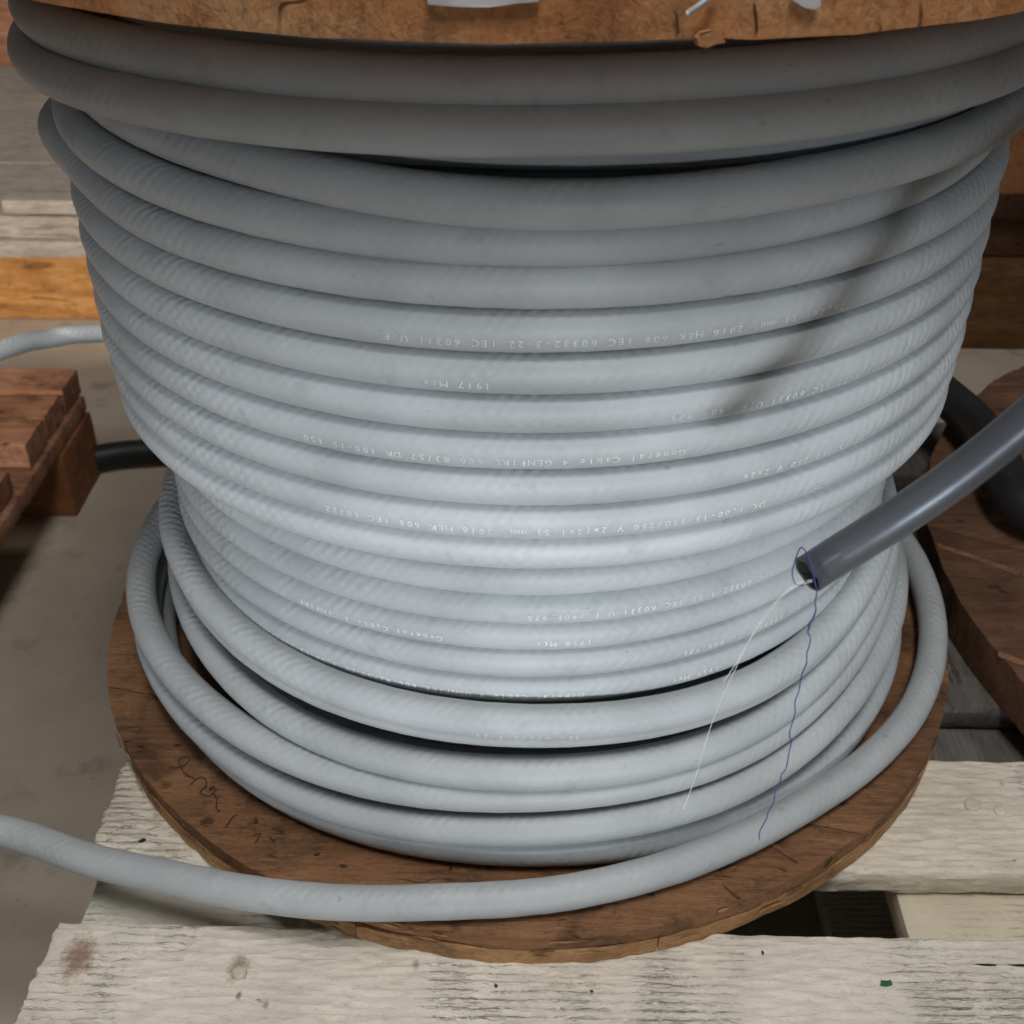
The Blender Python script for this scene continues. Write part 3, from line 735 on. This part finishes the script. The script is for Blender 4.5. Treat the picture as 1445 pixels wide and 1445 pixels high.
tube('hanging_strand', [aty(q[0] + 1.6 * math.sin(i * 2.4), q[1], YT + 0.0006 * math.sin(i * 2.1)) for i, q in enumerate(dense)], lambda s: 0.00016 + 0.00012 * math.exp(-((s - 0.0125) / 0.003) ** 2), M['blue'], bt, per=8, nseg=6)

# ================================================================== NEIGHBOURING REEL (right)
nb = empty('wooden_reel', (0.518, 0.015, ZD))
tag(nb, 'dark brown round wooden reel flange at the right edge', 'reel flange')
NR = 0.2995
def nrim(a, seed):
    return NR * (1 + 0.004 * noise.noise(Vector((math.cos(a) * 3 + seed, math.sin(a) * 3, 2.3))) + 0.004 * noise.noise(Vector((math.cos(a) * 16, math.sin(a) * 16, seed))))
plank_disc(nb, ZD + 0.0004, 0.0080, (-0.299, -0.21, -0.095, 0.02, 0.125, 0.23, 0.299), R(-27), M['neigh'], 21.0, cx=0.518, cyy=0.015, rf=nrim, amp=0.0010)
def sliver(px, w_, lift, mat, name):
    P = [atz(x, y, 0.0082) for x, y in px]; v = []; f = []
    for i, p in enumerate(P):
        ww = w_ * (0.35 + 0.65 * math.sin(math.pi * (i + 0.4) / len(P)))
        for dy, dz in ((-ww, 0), (0, lift), (ww, 0)): v.append(p + Vector((0, dy, dz - 0.0004)))
    for i in range(len(P) - 1):
        for k in range(2): f.append((3 * i + k, 3 * i + k + 1, 3 * i + k + 4, 3 * i + k + 3))
    return mesh(name, v, f, mat, nb, smooth=False)
sliver([(1322, 771), (1345, 778), (1372, 787), (1402, 798), (1446, 812)], 0.0016, 0.0026, M['flange'], 'splinter')
sliver([(1340, 784), (1372, 794), (1402, 804), (1446, 818)], 0.0014, 0.0006, M['hole'], 'crack')
sliver([(1408, 923), (1422, 929), (1446, 938)], 0.0016, 0.0026, M['flange'], 'splinter')
sliver([(1350, 735), (1360, 736)], 0.0018, 0.0006, M['hole'], 'gouge'); sliver([(1393, 828), (1412, 829)], 0.0018, 0.0006, M['hole'], 'gouge')
# black cable lying on it
bc = tube('black_cable', [(0.10, 0.40, 0.035), (0.20, 0.30, 0.032), tuple(atz(1345, 568, 0.026)), tuple(atz(1405, 640, 0.026)), tuple(atz(1452, 720, 0.024)), (0.335, 0.03, 0.024), (0.385, -0.06, 0.024), (0.50, -0.14, 0.024)], 0.0118, M['black'], per=10, nseg=20)
tag(bc, 'thick black cable lying on the dark reel flange behind the slate sheath', 'cable')
bc2 = tube('black_cable', [tuple(atz(40, 668, ZF + 0.013)), tuple(atz(140, 645, ZF + 0.013)), tuple(atz(205, 637, ZF + 0.013)), tuple(atz(330, 632, ZF + 0.013)), (0.0, 0.40, ZF + 0.013), (0.12, 0.42, ZF + 0.013)], 0.0105, M['black'], per=8, nseg=16)
tag(bc2, 'black cable lying on the concrete floor left of the reel', 'cable')

# ================================================================== BROWN PALLET (left, on the floor)
bp = empty('brown_pallet', (-0.45, 0.3, ZF))
tag(bp, 'reddish brown wooden pallet corner on the floor at the left edge', 'pallet')
ZB = -0.060
for i, (y0, y1) in enumerate(((0.330, 0.366), (0.290, 0.325), (0.247, 0.284), (0.140, 0.215), (0.02, 0.10))):
    board('deck_board', (-0.95, -0.362 - 0.001 * (i % 2), y0, y1, ZB - 0.020, ZB - 0.0015 * (i % 2)), (80, 16, 5), M['brown'], bp, amp=0.0005, rad=0.0007, seed=i * 2.7, ends=0.0008)
board('stringer_board', (-0.455, -0.358, 0.0, 0.362, ZB - 0.034, ZB - 0.0205), (8, 40, 3), M['brown'], bp, amp=0.0008, rad=0.002, seed=2.2)
for y0, y1 in ((0.289, 0.360), (0.02, 0.11)):
    board('leg_block', (-0.47, -0.356, y0, y1, ZF + 0.0002, ZB - 0.0345), (12, 10, 10), M['block'], bp, amp=0.0006, rad=0.001, seed=y0 * 7)

# ================================================================== GREY PALLET (behind left)
gp = empty('grey_pallet', (-0.7, 0.8, ZF))
tag(gp, 'weathered grey pallet deck on orange timbers behind the reel', 'pallet')
ZG = -0.036
for i, (y0, y1) in enumerate(((0.640, 0.7995), (0.800, 0.9895), (0.990, 1.20))):
    board('deck_board', (-1.4, 0.10 + 0.02 * (i % 3), y0, y1, ZG - 0.022, ZG + 0.0004 * (i % 2)), (60, 14, 4), M['greywood'], gp, amp=0.0010, rad=0.0004, seed=i * 3.1)
board('top_slat', (-0.512, -0.20, 0.636, 0.668, ZG + 0.0015, ZG + 0.017), (40, 6, 4), M['greywood'], gp, amp=0.0012, rad=0.003, seed=77.0)
board('lower_slat', (-1.4, 0.10, 0.632, 0.71, ZG - 0.040, ZG - 0.0225), (40, 6, 4), M['greywood'], gp, amp=0.0012, rad=0.003, seed=57.0)
board('timber', (-1.4, 0.08, 0.650, 0.75, ZF, ZG - 0.0405), (40, 8, 8), M['orange'], gp, amp=0.0012, rad=0.004, seed=41.0)
board('timber', (-1.4, 0.08, 1.10, 1.19, ZF, ZG - 0.023), (40, 8, 8), M['orange'], gp, amp=0.0012, rad=0.004, seed=45.0)

# ================================================================== TIMBER STACK (behind right)
ts = empty('timber_stack', (0.7, 0.65, ZF))
tag(ts, 'stacked brown timbers in shadow behind the reel at the right', 'timber')
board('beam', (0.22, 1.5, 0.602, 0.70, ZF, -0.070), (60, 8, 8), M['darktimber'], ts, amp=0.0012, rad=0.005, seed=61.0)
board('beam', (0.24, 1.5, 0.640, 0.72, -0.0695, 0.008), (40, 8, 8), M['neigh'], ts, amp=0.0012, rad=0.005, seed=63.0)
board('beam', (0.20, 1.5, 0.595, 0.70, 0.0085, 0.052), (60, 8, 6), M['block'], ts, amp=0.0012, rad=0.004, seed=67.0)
# crate wall far left, seen in the corner under the top flange
ct = empty('far_crate', (-0.9, 1.6, ZF))
tag(ct, 'dark red brown wooden crate in the far top left corner', 'crate')
for i in range(3):
    board('crate_board', (-1.8, -0.55, 1.55, 1.60, ZF + 0.002 + 0.17 * i, ZF + 0.15 + 0.17 * i), (20, 3, 6), M['brown'], ct, amp=0.001, rad=0.004, seed=i * 5.0)

# small green paint flake on the front board
g0 = atz(1250, 1388, ZD + 0.0006)
gf = chip('paint_flake', [g0 + Vector(q) for q in ((-0.0022, -0.0008, 0), (0.0, -0.0012, 0), (0.0023, -0.0006, 0), (0.002, 0.001, 0.0003), (0.0002, 0.0008, 0), (-0.0018, 0.0009, 0.0003))], Vector((0, 0, 0.0007)), M['green'], None)
tag(gf, 'tiny green flake lying on the front cream board', 'paint flake')
